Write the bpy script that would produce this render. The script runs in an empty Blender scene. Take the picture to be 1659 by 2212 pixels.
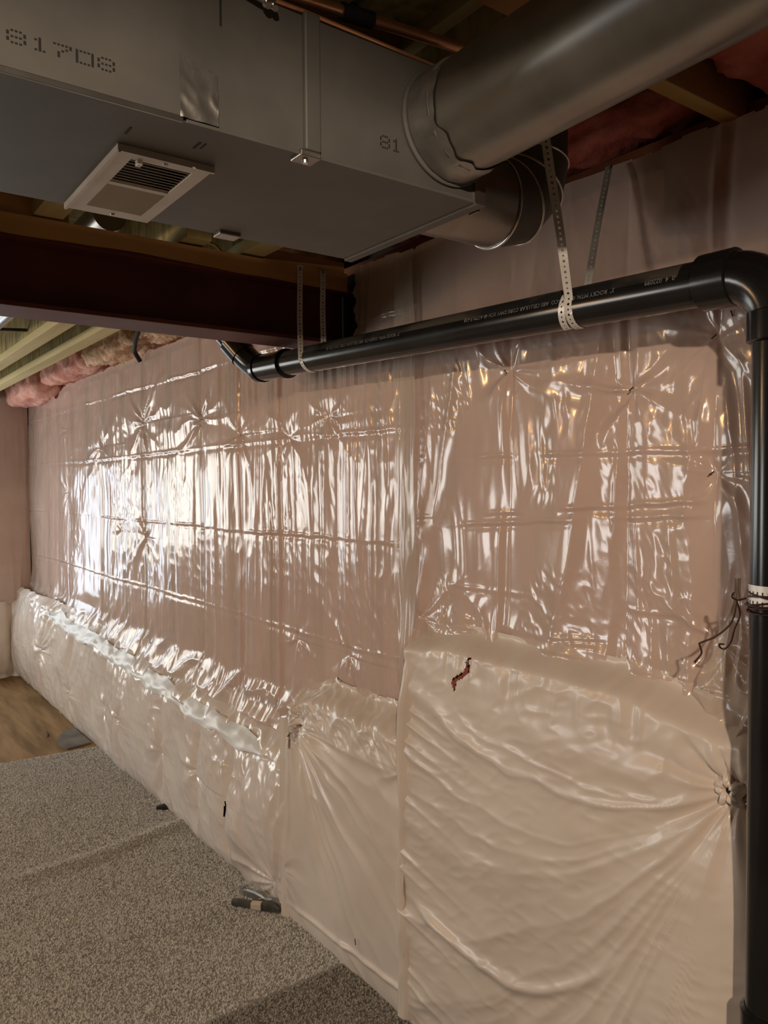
import bpy, bmesh, math, random
import numpy as np
from mathutils import Vector, Matrix

scn = bpy.context.scene
col = scn.collection
random.seed(7)
PI = math.pi

# ------------------------------------------------------------------ camera
CAM = Vector((0, 0, 1.70))
FPX = 1700.0
yaw, pit, rol = math.radians(36.1), math.radians(-2.0), math.radians(0.35)
fwd = Vector((math.sin(yaw) * math.cos(pit), math.cos(yaw) * math.cos(pit), math.sin(pit)))
r0 = Vector((math.cos(yaw), -math.sin(yaw), 0))
u0 = r0.cross(fwd)
rgt = r0 * math.cos(rol) - u0 * math.sin(rol)
upv = u0 * math.cos(rol) + r0 * math.sin(rol)
cd = bpy.data.cameras.new('camera')
cd.sensor_fit = 'VERTICAL'
cd.sensor_height = 36.0
cd.lens = FPX / 2212 * 36.0
cd.clip_start = 0.02
cam = bpy.data.objects.new('camera', cd)
m3 = Matrix((rgt, upv, -fwd)).transposed()
cam.matrix_world = Matrix.Translation(CAM) @ m3.to_4x4()
col.objects.link(cam)
scn.camera = cam

# ------------------------------------------------------------------ world, lights, exposure
w = bpy.data.worlds.new('world')
scn.world = w
w.use_nodes = True
w.node_tree.nodes['Background'].inputs[0].default_value = (0.75, 0.85, 1.0, 1)
w.node_tree.nodes['Background'].inputs[1].default_value = 0.6
scn.view_settings.view_transform = 'Standard'
scn.view_settings.look = 'None'
scn.view_settings.gamma = 1.0
scn.view_settings.use_curve_mapping = False
scn.view_settings.exposure = 0.33


def area_light(name, loc, aim, sx, sy, power, color):
    d = bpy.data.lights.new(name, 'AREA')
    d.shape = 'RECTANGLE'
    d.size, d.size_y = sx, sy
    d.energy = power
    d.color = color
    o = bpy.data.objects.new(name, d)
    o.location = loc
    o.rotation_euler = (Vector(aim) - Vector(loc)).to_track_quat('-Z', 'Y').to_euler()
    col.objects.link(o)
    return o


def bulb_light(name, loc, power, color, radius):
    d = bpy.data.lights.new(name, 'POINT')
    d.energy = power
    d.color = color
    d.shadow_soft_size = radius
    o = bpy.data.objects.new(name, d)
    o.location = loc
    col.objects.link(o)
    return o


# daylight through the two far-end windows (left of the frame) and the two bare bulbs on the joists
area_light('daylight_wide_window', (-0.75, 7.72, 1.60), (-0.75, 0, 1.60), 2.2, 1.15, 42, (1.0, 0.98, 0.88))
area_light('daylight_narrow_window', (0.85, 7.72, 1.25), (0.85, 0, 1.25), 0.55, 1.2, 7, (0.80, 0.90, 1.0))
area_light('daylight_side_window', (-3.98, 5.2, 1.40), (0, 5.2, 1.35), 1.4, 1.0, 50, (0.98, 0.97, 0.95))
bulb_light('bulb_light_mid', (-0.75, 2.90, 2.12), 17, (1.0, 0.56, 0.22), 0.06)
sd_ = bpy.data.lights.new('reflector_lamp', 'SPOT')       # shaded work lamp behind the camera
sd_.energy = 150
sd_.color = (1.0, 0.77, 0.56)
sd_.shadow_soft_size = 0.03
sd_.spot_size = math.radians(78)
sd_.spot_blend = 0.35
so_ = bpy.data.objects.new('reflector_lamp', sd_)
so_.location = (-0.62, -0.95, 2.34)
so_.rotation_euler = Vector((math.cos(math.radians(60)) * math.cos(math.radians(-35)), math.sin(math.radians(60)) * math.cos(math.radians(-35)), math.sin(math.radians(-35)))).to_track_quat('-Z', 'Y').to_euler()
col.objects.link(so_)

# ------------------------------------------------------------------ helpers
ORG = {}


def tag(o, label=None, cat=None, group=None, kind=None):
    if label: o['label'] = label
    if cat: o['category'] = cat
    if group: o['group'] = group
    if kind: o['kind'] = kind
    return o


def thing(name, label, cat, loc, group=None):
    o = bpy.data.objects.new(name, None)
    o.empty_display_size = 0.05
    o.location = loc
    col.objects.link(o)
    ORG[o.name] = np.array(loc, float)
    return tag(o, label, cat, group)


def place(o, V, parent):
    """origin at the base centre of a thing, at the centre of a part"""
    lo, hi = V.min(0), V.max(0)
    org = (lo + hi) / 2
    if parent is None:
        org[2] = lo[2]
    po = ORG[parent.name] if parent else np.zeros(3)
    if parent: o.parent = parent
    o.location = org - po
    ORG[o.name] = org
    return org


def mk(name, verts, faces, mat, parent=None, smooth=False):
    V = np.array(verts, float).reshape(-1, 3)
    me = bpy.data.meshes.new(name)
    o = bpy.data.objects.new(name, me)
    col.objects.link(o)
    org = place(o, V, parent)
    me.from_pydata((V - org).tolist(), [], [list(f) for f in faces])
    me.materials.append(mat)
    if smooth:
        me.polygons.foreach_set('use_smooth', [True] * len(me.polygons))
    me.update()
    return o


def mk_np(name, V, Q, mat, parent=None, smooth=True):
    """fast path: V (n,3), Q (m,k) int array"""
    me = bpy.data.meshes.new(name)
    o = bpy.data.objects.new(name, me)
    col.objects.link(o)
    org = place(o, V, parent)
    me.vertices.add(len(V))
    me.vertices.foreach_set('co', (V - org).astype(np.float32).ravel())
    k = Q.shape[1]
    me.loops.add(Q.size)
    me.loops.foreach_set('vertex_index', Q.astype(np.int32).ravel())
    me.polygons.add(len(Q))
    me.polygons.foreach_set('loop_start', np.arange(0, Q.size, k, dtype=np.int32))
    me.polygons.foreach_set('use_smooth', np.full(len(Q), smooth, dtype=bool))
    me.materials.append(mat)
    me.update(calc_edges=True)
    me.validate()
    return o


def box_geo(x0, x1, y0, y1, z0, z1, bev=0.0, M=None):
    bm = bmesh.new()
    bmesh.ops.create_cube(bm, size=1)
    bmesh.ops.scale(bm, verts=bm.verts, vec=(x1 - x0, y1 - y0, z1 - z0))
    if bev:
        bmesh.ops.bevel(bm, geom=list(bm.edges), offset=bev, segments=2, affect='EDGES', profile=0.5)
    if M is not None:
        bmesh.ops.transform(bm, matrix=M, verts=bm.verts)
    bmesh.ops.translate(bm, verts=bm.verts, vec=((x0 + x1) / 2, (y0 + y1) / 2, (z0 + z1) / 2))
    bm.verts.index_update()
    V = [v.co[:] for v in bm.verts]
    Fc = [[v.index for v in f.verts] for f in bm.faces]
    bm.free()
    return V, Fc


def box(name, b, mat, parent=None, bev=0.0, M=None):
    V, Fc = box_geo(*b, bev=bev, M=M)
    return mk(name, V, Fc, mat, parent)


def join(*geos):
    V, Fc = [], []
    for v, f in geos:
        n = len(V)
        V += list(v)
        Fc += [[i + n for i in q] for q in f]
    return V, Fc


def frames(path):
    P_ = [Vector(p) for p in path]
    T = []
    for i in range(len(P_)):
        a = P_[max(i - 1, 0)]
        b = P_[min(i + 1, len(P_) - 1)]
        T.append((b - a).normalized())
    ref = Vector((0, 0, 1)) if abs(T[0].z) < 0.9 else Vector((1, 0, 0))
    n = (ref - T[0] * ref.dot(T[0])).normalized()
    out = []
    for i in range(len(P_)):
        n = (n - T[i] * n.dot(T[i])).normalized()
        out.append((P_[i], T[i], n, T[i].cross(n)))
    return out


def tube_geo(path, rad, seg=24, cap=True):
    rads = rad if hasattr(rad, '__len__') else [rad] * len(path)
    V, Fc = [], []
    for (p, t, n, b), r in zip(frames(path), rads):
        for k in range(seg):
            a = 2 * PI * k / seg
            V.append((p + n * (r * math.cos(a)) + b * (r * math.sin(a)))[:])
    for i in range(len(path) - 1):
        for k in range(seg):
            k2 = (k + 1) % seg
            Fc.append([i * seg + k, i * seg + k2, (i + 1) * seg + k2, (i + 1) * seg + k])
    if cap:
        Fc.append(list(range(seg))[::-1])
        Fc.append([(len(path) - 1) * seg + k for k in range(seg)])
    return V, Fc


def tube(name, path, rad, mat, parent=None, seg=24, cap=True):
    V, Fc = tube_geo(path, rad, seg, cap)
    o = mk(name, V, Fc, mat, parent, smooth=True)
    flat_caps(o)
    return o


def flat_caps(o, n=8):
    for p in o.data.polygons:
        if len(p.vertices) > n: p.use_smooth = False
    try:
        o.data.set_sharp_from_angle(angle=math.radians(40))
    except Exception:
        pass


def sheet_grid(Ys, Zs, X, keep=None):
    ny, nz = len(Ys), len(Zs)
    YY, ZZ = np.meshgrid(Ys, Zs, indexing='ij')
    V = np.stack([X, YY, ZZ], -1).reshape(-1, 3)
    i = np.arange(ny - 1)[:, None] * nz + np.arange(nz - 1)[None, :]
    Q = np.stack([i, i + 1, i + nz + 1, i + nz], -1)
    if keep is not None:
        Q = Q[keep[:-1, :-1]]
    return V, Q.reshape(-1, 4)


# ------------------------------------------------------------------ numpy noise
_rng = np.random.RandomState(11)
_TAB = _rng.rand(512, 512)
_T1 = _rng.rand(4096)


def vn(x, y, s=0):
    x = np.asarray(x, float) + 37.3 * s + 100
    y = np.asarray(y, float) + 17.7 * s + 100
    xi = np.floor(x).astype(int); yi = np.floor(y).astype(int)
    fx = x - xi; fy = y - yi
    fx = fx * fx * (3 - 2 * fx); fy = fy * fy * (3 - 2 * fy)
    g = lambda a, b: _TAB[a & 511, b & 511]
    return (g(xi, yi) * (1 - fx) + g(xi + 1, yi) * fx) * (1 - fy) + (g(xi, yi + 1) * (1 - fx) + g(xi + 1, yi + 1) * fx) * fy


def fbm(x, y, s=0, o=3):
    t, a = 0, 0.5
    for k in range(o):
        t = t + a * vn(x * 2 ** k, y * 2 ** k, s + k)
        a *= 0.5
    return t / (1 - 0.5 ** o)


def ridge(x, y, s=0, p=1.0):
    return (1 - np.abs(2 * vn(x, y, s) - 1)) ** p


def n1(x, s=0):
    x = np.asarray(x, float) + 211.3 * s + 500
    i = np.floor(x).astype(int); f = x - i
    f = f * f * (3 - 2 * f)
    return _T1[i & 4095] * (1 - f) + _T1[(i + 1) & 4095] * f


def r1(x, s=0, p=1.0):
    return (1 - np.abs(2 * n1(x, s) - 1)) ** p


def sst(a, b, x):
    t = np.clip((x - a) / (b - a), 0, 1)
    return t * t * (3 - 2 * t)


def burst(Y, Z, y0, z0, R, n, a, s, dimple=0.010):
    dy, dz = Y - y0, Z - z0
    d = np.hypot(dy, dz) + 1e-6
    th = np.arctan2(dz, dy) / (2 * PI) * n
    e = np.exp(-d / R) * (1 - np.exp(-(d / 0.02) ** 2))
    return a * e * (r1(th + 0.5 * vn(Y / .1, Z / .1, s), s) - .4) - dimple * np.exp(-(d / 0.05) ** 2)


def crease(Z, zc, a, wd):
    return a * np.exp(-((Z - zc) / wd) ** 2)


# ------------------------------------------------------------------ materials
def nmat(name):
    m = bpy.data.materials.new(name)
    m.use_nodes = True
    nt = m.node_tree
    return m, nt, nt.nodes['Principled BSDF']


def mat(name, c1, c2=None, rough=0.5, metal=0.0, scale=8.0, stretch=(1, 1, 1), bump=0.0, bscale=None, spec=0.5, coat=0.0, crough=0.1, detail=4.0, rvar=0.0, lo=0.35, hi=0.65, bdist=0.002):
    m, nt, p = nmat(name)
    N, L = nt.nodes, nt.links
    p.inputs['Roughness'].default_value = rough
    p.inputs['Metallic'].default_value = metal
    p.inputs['Specular IOR Level'].default_value = spec
    p.inputs['Coat Weight'].default_value = coat
    p.inputs['Coat Roughness'].default_value = crough
    tc = N.new('ShaderNodeTexCoord')
    mp = N.new('ShaderNodeMapping')
    mp.inputs['Scale'].default_value = stretch
    L.new(tc.outputs['Object'], mp.inputs['Vector'])
    nz = N.new('ShaderNodeTexNoise')
    nz.inputs['Scale'].default_value = scale
    nz.inputs['Detail'].default_value = detail
    L.new(mp.outputs['Vector'], nz.inputs['Vector'])
    cr = N.new('ShaderNodeValToRGB')
    cr.color_ramp.elements[0].position = lo
    cr.color_ramp.elements[1].position = hi
    cr.color_ramp.elements[0].color = (*c1, 1)
    cr.color_ramp.elements[1].color = (*(c2 or c1), 1)
    L.new(nz.outputs['Fac'], cr.inputs['Fac'])
    L.new(cr.outputs['Color'], p.inputs['Base Color'])
    if rvar:
        mr = N.new('ShaderNodeMapRange')
        mr.inputs['To Min'].default_value = max(rough - rvar, 0.02)
        mr.inputs['To Max'].default_value = rough + rvar
        L.new(nz.outputs['Fac'], mr.inputs['Value'])
        L.new(mr.outputs['Result'], p.inputs['Roughness'])
    if bump:
        nb = N.new('ShaderNodeTexNoise')
        nb.inputs['Scale'].default_value = bscale or scale * 4
        nb.inputs['Detail'].default_value = 3
        L.new(mp.outputs['Vector'], nb.inputs['Vector'])
        bp = N.new('ShaderNodeBump')
        bp.inputs['Strength'].default_value = bump
        bp.inputs['Distance'].default_value = bdist
        L.new(nb.outputs['Fac'], bp.inputs['Height'])
        L.new(bp.outputs['Normal'], p.inputs['Normal'])
    return m


def plastic(name, c, rough, clear, bump=0.25, coat=0.4):
    """thin polyethylene: a milky glossy film over whatever lies behind it"""
    m = mat(name, c, tuple(x * 0.93 for x in c), rough=rough, scale=5, bump=bump, bscale=60, spec=0.6, coat=coat, crough=0.08, bdist=0.001)
    nt = m.node_tree
    N, L = nt.nodes, nt.links
    out = N['Material Output']
    p = N['Principled BSDF']
    tr = N.new('ShaderNodeBsdfTransparent')
    tr.inputs[0].default_value = (0.97, 0.94, 0.92, 1)
    mx = N.new('ShaderNodeMixShader')
    mx.inputs[0].default_value = clear
    L.new(p.outputs[0], mx.inputs[1])
    L.new(tr.outputs[0], mx.inputs[2])
    L.new(mx.outputs[0], out.inputs['Surface'])
    return m


M_FILM = plastic('clear_poly_film', (0.75, 0.60, 0.525), 0.19, 0.30)
M_FILM2 = plastic('clear_poly_flap', (0.66, 0.58, 0.50), 0.22, 0.52)
M_VINYL = mat('white_vinyl_facing', (0.68, 0.59, 0.52), (0.76, 0.68, 0.61), rough=0.36, scale=3.5, bump=0.25, bscale=45, spec=0.5, coat=0.25, crough=0.22, bdist=0.001)
M_VINYL_L = mat('glossy_vinyl_facing', (0.70, 0.61, 0.555), (0.77, 0.70, 0.65), rough=0.27, scale=4, bump=0.3, bscale=50, spec=0.55, coat=0.4, crough=0.14, bdist=0.001)
M_TAPE = mat('white_tape', (0.80, 0.81, 0.82), (0.72, 0.74, 0.76), rough=0.4, scale=20, bump=0.4, bscale=40, bdist=0.002)
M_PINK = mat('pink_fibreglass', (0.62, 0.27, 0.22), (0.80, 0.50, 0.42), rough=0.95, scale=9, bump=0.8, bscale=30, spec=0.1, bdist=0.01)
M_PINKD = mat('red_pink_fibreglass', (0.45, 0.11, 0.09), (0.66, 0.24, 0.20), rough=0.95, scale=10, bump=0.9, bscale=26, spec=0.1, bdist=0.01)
M_KRAFT = mat('faded_fibreglass', (0.55, 0.30, 0.18), (0.78, 0.60, 0.44), rough=0.95, scale=14, bump=0.9, bscale=40, spec=0.1, bdist=0.01)
M_WOOD = mat('pine_lumber', (0.36, 0.19, 0.075), (0.50, 0.30, 0.13), rough=0.75, scale=5, stretch=(1, 0.12, 1), bump=0.3, bscale=30, spec=0.25, detail=6)
M_WOODX = mat('pine_plank', (0.34, 0.17, 0.065), (0.48, 0.27, 0.11), rough=0.75, scale=9, stretch=(0.08, 1, 1), bump=0.3, bscale=30, spec=0.25, detail=6)
M_WOODY = mat('yellow_pine', (0.42, 0.26, 0.085), (0.56, 0.38, 0.15), rough=0.7, scale=14, stretch=(0.12, 1, 1), bump=0.3, bscale=30, spec=0.25, detail=6)
M_FLANGE = mat('joist_flange_wood', (0.50, 0.42, 0.20), (0.64, 0.56, 0.30), rough=0.75, scale=12, stretch=(1, 0.08, 1), bump=0.3, bscale=40, spec=0.25, detail=6)
M_OSB = mat('strand_board', (0.24, 0.19, 0.07), (0.50, 0.43, 0.19), rough=0.8, scale=24, stretch=(1, 1, 0.3), bump=0.4, bscale=40, spec=0.2, detail=5)
M_SILL = mat('treated_sill', (0.22, 0.075, 0.03), (0.32, 0.12, 0.05), rough=0.8, scale=10, stretch=(1, 0.1, 1), bump=0.3, spec=0.2)
M_SUB = mat('subfloor_ply', (0.17, 0.10, 0.045), (0.32, 0.205, 0.10), rough=0.75, scale=3.5, stretch=(4, 0.5, 1), bump=0.2, bscale=30, spec=0.15, detail=8)
M_CONC = mat('concrete', (0.13, 0.125, 0.12), (0.19, 0.185, 0.18), rough=0.85, scale=4, bump=0.3, bscale=30)
M_OXIDE = mat('red_oxide_paint', (0.10, 0.026, 0.020), (0.14, 0.040, 0.030), rough=0.55, scale=5, bump=0.15, bscale=60, spec=0.35)
M_GALV = mat('galvanised_steel', (0.122, 0.122, 0.117), (0.158, 0.156, 0.149), rough=0.55, metal=0.40, scale=7, rvar=0.06, bump=0.05, bscale=40)
M_GALVB = mat('bright_galvanised', (0.25, 0.245, 0.23), (0.32, 0.313, 0.295), rough=0.33, metal=0.92, scale=9, rvar=0.06, bump=0.06, bscale=20)
M_FOIL = mat('foil_tape', (0.30, 0.30, 0.295), (0.38, 0.38, 0.37), rough=0.40, metal=0.85, scale=25, bump=0.5, bscale=45)
M_STRAP = mat('zinc_strap', (0.66, 0.65, 0.62), (0.76, 0.75, 0.72), rough=0.42, metal=0.25, scale=30)
M_STRAPD = mat('shaded_zinc_strap', (0.40, 0.40, 0.36), (0.50, 0.50, 0.46), rough=0.5, metal=0.5, scale=30)  # darker copy of the strap zinc, shade painted into the back leg
M_ABS = mat('black_abs', (0.007, 0.007, 0.008), (0.011, 0.011, 0.011), rough=0.20, scale=6, spec=0.42, rvar=0.05, bump=0.03, bscale=25)
M_DUST = mat('dusty_black_abs', (0.012, 0.012, 0.013), (0.060, 0.054, 0.042), rough=0.5, scale=7, stretch=(1, .6, 1), spec=0.3, lo=.40, hi=.52)
M_INK = mat('black_ink', (0.012, 0.012, 0.012), rough=0.7)
M_PRINT = mat('grey_print', (0.22, 0.22, 0.215), (0.14, 0.14, 0.14), rough=0.6, scale=90)
M_WHITE = mat('white_enamel', (0.60, 0.57, 0.52), (0.72, 0.69, 0.64), rough=0.45, scale=12, bump=0.1, bscale=60)
M_DARK = mat('void_shade', (0.02, 0.018, 0.016), rough=0.9)  # near-black colour standing in for the dark inside holes and gaps
M_COPPER = mat('copper', (0.80, 0.40, 0.22), (0.90, 0.50, 0.30), rough=0.40, metal=0.8, scale=10)
M_CHROME = mat('bright_zinc', (0.75, 0.75, 0.74), rough=0.2, metal=1.0)
M_RUBBER = mat('black_foam', (0.015, 0.014, 0.014), (0.03, 0.028, 0.028), rough=0.8, scale=20)
M_WIRE = mat('rusty_wire', (0.045, 0.022, 0.016), (0.07, 0.035, 0.025), rough=0.4, metal=0.5, scale=40)
M_CARPET = mat('grey_carpet', (0.33, 0.325, 0.315), (0.44, 0.43, 0.415), rough=0.95, scale=6, bump=1.0, bscale=220, spec=0.1, detail=8, bdist=0.006)
M_TUFT = mat('carpet_yarn', (0.50, 0.49, 0.47), (0.72, 0.70, 0.67), rough=0.95, scale=120, spec=0.1, detail=2)
M_CARPET2 = mat('dark_grey_carpet', (0.16, 0.148, 0.135), (0.26, 0.24, 0.215), rough=0.95, scale=7, bump=1.0, bscale=220, spec=0.1, detail=8, bdist=0.006)
M_TUFT2 = mat('dark_carpet_yarn', (0.26, 0.245, 0.225), (0.44, 0.415, 0.38), rough=0.95, scale=120, spec=0.1, detail=2)
M_TOOL = mat('dark_tool_paint', (0.05, 0.048, 0.042), (0.085, 0.08, 0.07), rough=0.45, scale=30, spec=0.4)
M_TOOLG = mat('grey_tool_steel', (0.32, 0.32, 0.30), rough=0.4, metal=0.8)
M_BRASS = mat('brass', (0.80, 0.55, 0.15), rough=0.3, metal=1.0)
M_PAPER = mat('paper_label', (0.55, 0.47, 0.38), rough=0.7)
M_GLASS_F = mat('window_frame_white', (0.75, 0.74, 0.72), rough=0.4)


def struct(o):
    o['kind'] = 'structure'
    return o


# ------------------------------------------------------------------ the room shell
XF = 1.650          # face of the framed wall behind the film
FAR = 7.66
struct(box('floor', (-4.0, 1.9, -3.5, FAR + .3, -0.12, 0.0), M_SUB))
struct(box('ceiling', (-4.0, 1.9, -3.5, FAR + .3, 2.76, 2.80), M_OSB))
wr = struct(box('wall_right', (1.76, 1.95, -3.5, FAR + .3, 0, 2.76), M_CONC))
struct(box('wall_left', (-4.15, -4.0, -3.5, FAR + .3, 0, 2.76), M_CONC))
struct(box('wall_back', (-4.0, 1.76, -3.65, -3.5, 0, 2.76), M_CONC))
# far wall with two window openings
wf = [box_geo(-4.0, -1.9, FAR, FAR + .22, 0, 2.76), box_geo(-1.9, .4, FAR, FAR + .22, 0, 1.0), box_geo(-1.9, .4, FAR, FAR + .22, 2.2, 2.76),
      box_geo(.4, .55, FAR, FAR + .22, 0, 2.76), box_geo(.55, 1.15, FAR, FAR + .22, 0, .62), box_geo(.55, 1.15, FAR, FAR + .22, 1.9, 2.76), box_geo(1.15, 1.76, FAR, FAR + .22, 0, 2.76)]
struct(mk('wall_far', *join(*wf), M_CONC))


def window(n, x0, x1, z0, z1, bars):
    t = .045
    g = [box_geo(x0, x1, FAR - .01, FAR + .05, z0, z0 + t), box_geo(x0, x1, FAR - .01, FAR + .05, z1 - t, z1),
         box_geo(x0, x0 + t, FAR - .01, FAR + .05, z0 + t, z1 - t), box_geo(x1 - t, x1, FAR - .01, FAR + .05, z0 + t, z1 - t)]
    for b in bars: g.append(box_geo(b - .02, b + .02, FAR, FAR + .04, z0 + t, z1 - t))
    return struct(mk('window_%d' % n, *join(*g), M_GLASS_F))


window(1, -1.9, .4, 1.0, 2.2, (-.75,))
window(2, .55, 1.15, .62, 1.9, ())

# studs and pink batts of the framed wall, seen through the film
ys = [0.30 + .406 * k for k in range(19)]
for k, y in enumerate(ys):
    zb = 1.20 if y < 1.9 else (.90 if y < 2.7 else .72)
    box('stud', (XF, 1.76, y - .019, y + .019, zb, 2.47), M_WOOD, wr)
_bmesh = {}
for k in range(len(ys) - 1):
    y0, y1 = ys[k] + .022, ys[k + 1] - .022
    ym = (y0 + y1) / 2
    zb = 1.20 if ym < 1.9 else (.90 if ym < 2.7 else .72)
    if 2.1 < ym < 2.55: zt = 2.12
    else: zt = 2.45
    ny, nz = 9, 28
    Yg, Zg = np.linspace(y0, y1, ny), np.linspace(zb, zt, nz)
    YY, ZZ = np.meshgrid(Yg, Zg, indexing='ij')
    ed = np.sin(PI * (YY - y0) / (y1 - y0)) ** .5
    X = XF + .022 - .016 * ed + .012 * (fbm(YY / .12, ZZ / .15, k) - .5)
    V, Q = sheet_grid(Yg, Zg, X)
    mk_np('insulation_batt', V, Q, M_PINK, wr)
box('top_plate', (XF - .01, 1.76, -.2, FAR, 2.47, 2.508), M_SILL, wr)

# ------------------------------------------------------------------ clear film on the upper wall
ZTOP = 2.462
film_l_cols = [1.99]
while film_l_cols[-1] < FAR - .06:
    film_l_cols.append(film_l_cols[-1] + .0042 * (max(film_l_cols[-1], 2.0) / 2.0) ** 1.25)
YL = np.array(film_l_cols)
ZL = np.linspace(.66, 2.49, 380)
Y, Z = np.meshgrid(YL, ZL, indexing='ij')
STUDS = [6.30, 5.41, 4.58, 3.73, 3.287, 2.915, 2.485, 2.09]
h = .014 * (fbm(Y / .45, Z / .8, 1) - .5) + .030 * sst(3.4, 4.6, Y) * (fbm(Y / .55, Z / .35, 41) - .5)
for i in range(len(STUDS) - 1):
    a, b = STUDS[i + 1], STUDS[i]
    h += .016 * np.clip(np.sin(PI * np.clip((Y - a) / (b - a), 0, 1)), 0, 1) ** .6
# hanging pleats: strong between 2.1 and 3.5 m, fading toward the far end
env = sst(2.0, 2.25, Y) * (1 - .45 * sst(3.2, 4.2, Y)) * (1 - .5 * sst(5.2, 6.0, Y))
yw = Y + .05 * (fbm(Y / .3, Z / .5, 5) - .5)
h += env * .0085 * (ridge(yw / .055, Z / .75, 6, 1.3) - .5) * (.45 + .9 * vn(Y / .3, Z / .35, 14))
h += env * .0040 * (ridge(yw / .026, Z / .42, 7, 1.2) - .5)
# cellophane crinkle
h += .0030 * (ridge((Y + .25 * Z) / .045, Z / .10, 8) - .5) * sst(.35, .75, vn(Y / .4, Z / .4, 9))
h += .0022 * (ridge((Y - .4 * Z) / .03, Z / .05, 10) - .5) * sst(.4, .8, vn(Y / .35, Z / .3, 12))
for q, (y0, z0, R, n, a) in enumerate([(5.405, 1.965, .22, 17, .030), (4.577, 2.066, .24, 17, .032), (3.718, 2.032, .20, 15, .028), (6.31, 2.127, .13, 12, .02), (6.32, 1.65, .12, 12, .02),
                                        (4.57, 1.40, .18, 13, .028), (3.286, 1.928, .16, 13, .02), (2.836, 1.894, .14, 12, .018), (2.548, 1.958, .12, 11, .016), (5.0, 1.42, .14, 11, .016), (2.776, 1.076, .12, 11, .018), (2.40, 1.075, .12, 9, .02)]):
    h += burst(Y, Z, y0, z0, R, n, a, 20 + q)
# roll creases every 39 cm
for q, zc in enumerate([2.275, 1.885, 1.50, 1.11]):
    zz = zc + .006 * (n1(Y / .05, 40 + q) - .5) + .012 * (n1(Y / .6, 60 + q) - .5)
    md_ = .25 + .75 * sst(.2, .8, n1(Y / .22, 65 + q))
    h += md_ * (crease(Z, zz, .0050, .006) - crease(Z, zz - .014, .0035, .012))
# tight vertical lines over the studs
for q, s in enumerate(STUDS[:6]):
    sy = s + .010 * (n1(Z / .25, 70 + q) - .5)
    h += crease(Y, sy, -.006, .012) + crease(Y, sy + .02, .006, .009)
# the film leans out onto the ledge at its foot
h += .055 * sst(.86, .66, Z)
h += .035 * sst(.98, .70, Z) * (ridge((Y + .7 * Z) / .13, Z / .12, 31) - .5)
X = 1.598 - h
ztop = ZTOP + .022 * (fbm(Y / .10, Y * 0, 33) - .5) - .035 * sst(6.2, 6.9, Y) - .05 * crease(Y, 6.55, 1, .10) + .02 * crease(Y, 4.45, 1, .08)
keep = (Z < ztop) & ~((Z > 2.175 + .02 * (n1(Y / .03, 3) - .5)) & (Y > 2.335 + .025 * (n1(Z / .03, 2) - .5)) & (Y < 2.57))
keep &= Z > (.69 - .10 * sst(2.7, 2.6, Y) * 0)
V, Q = sheet_grid(YL, ZL, X, keep)
film_l = thing('plastic_sheet', 'clear crinkled plastic sheet stapled over pink insulation, the long part left of the overlap', 'plastic sheet', (1.60, 4.8, .69))
mk_np('film', V, Q, M_FILM, film_l)

YR = np.arange(.30, 2.0, .0042)
ZR = np.linspace(1.13, 2.49, 300)
Y, Z = np.meshgrid(YR, ZR, indexing='ij')
RS = [.56, .955, 1.185, 1.575, 1.985]
h = .016 * (fbm(Y / .4, Z / .7, 101) - .5)
for i in range(len(RS) - 1):
    a, b = RS[i], RS[i + 1]
    h += .012 * np.clip(np.sin(PI * np.clip((Y - a) / (b - a), 0, 1)), 0, 1) ** .6
lo_ = 1 - .75 * sst(2.02, 2.15, Z)            # smoother above the black pipe
dg = Y + .22 * (Z - 1.7)                       # most folds lean
h += lo_ * .0135 * (ridge((dg + .05 * (fbm(Y / .2, Z / .3, 117) - .5)) / .095, Z / .50, 102, 1.6) - .4) * (.25 + 1.2 * vn(Y / .22, Z / .28, 113))
h += lo_ * .0045 * (ridge((Y - .10 * Z) / .034, Z / .22, 103) - .5) * sst(.3, .7, vn(Y / .3, Z / .25, 114))
h += lo_ * .0030 * (ridge((Y + .3 * Z) / .028, Z / .05, 104) - .5) * sst(.4, .75, vn(Y / .22, Z / .2, 115))
h += lo_ * .0024 * (ridge((Y - .5 * Z) / .02, Z / .03, 105) - .5) * sst(.45, .75, vn(Y / .2, Z / .2, 116))
for q, (y0, z0, R, n, a) in enumerate([(1.167, 1.923, .15, 13, .022), (1.581, 2.016, .14, 12, .020), (.955, 2.015, .13, 12, .016), (.958, 1.717, .10, 10, .014), (.954, 1.35, .14, 11, .020), (1.609, 1.205, .20, 12, .026), (1.98, 1.27, .16, 11, .022)]):
    h += burst(Y, Z, y0, z0, R, n, a, 120 + q)
for q, (zc, sl, a) in enumerate([(1.777, .01, .005), (1.63, -.065, .008), (1.600, -.065, .006), (1.395, -.01, .004), (1.29, -.10, .004), (1.248, 0, .006)]):
    zz = zc + sl * (Y - 1.45) + .005 * (n1(Y / .05, 140 + q) - .5)
    md_ = sst(.25, .75, n1(Y / .13, 145 + q))
    h += md_ * (crease(Z, zz, a * .6, .005) - crease(Z, zz - .012, a * .4, .010))
for q, s in enumerate([1.575, 1.185, .955]):
    sy = s - .05 * (Z - 1.8) + .012 * (n1(Z / .25, 150 + q) - .5)
    md_ = sst(.2, .8, n1(Z / .18, 155 + q))
    h += md_ * (crease(Y, sy, -.005, .014) + crease(Y, sy + .025, .007, .012))
h += .030 * sst(1.36, 1.15, Z) * (ridge((Y - .5 * Z) / .16, Z / .10, 131) - .3) + .04 * sst(1.28, 1.15, Z)
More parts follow.
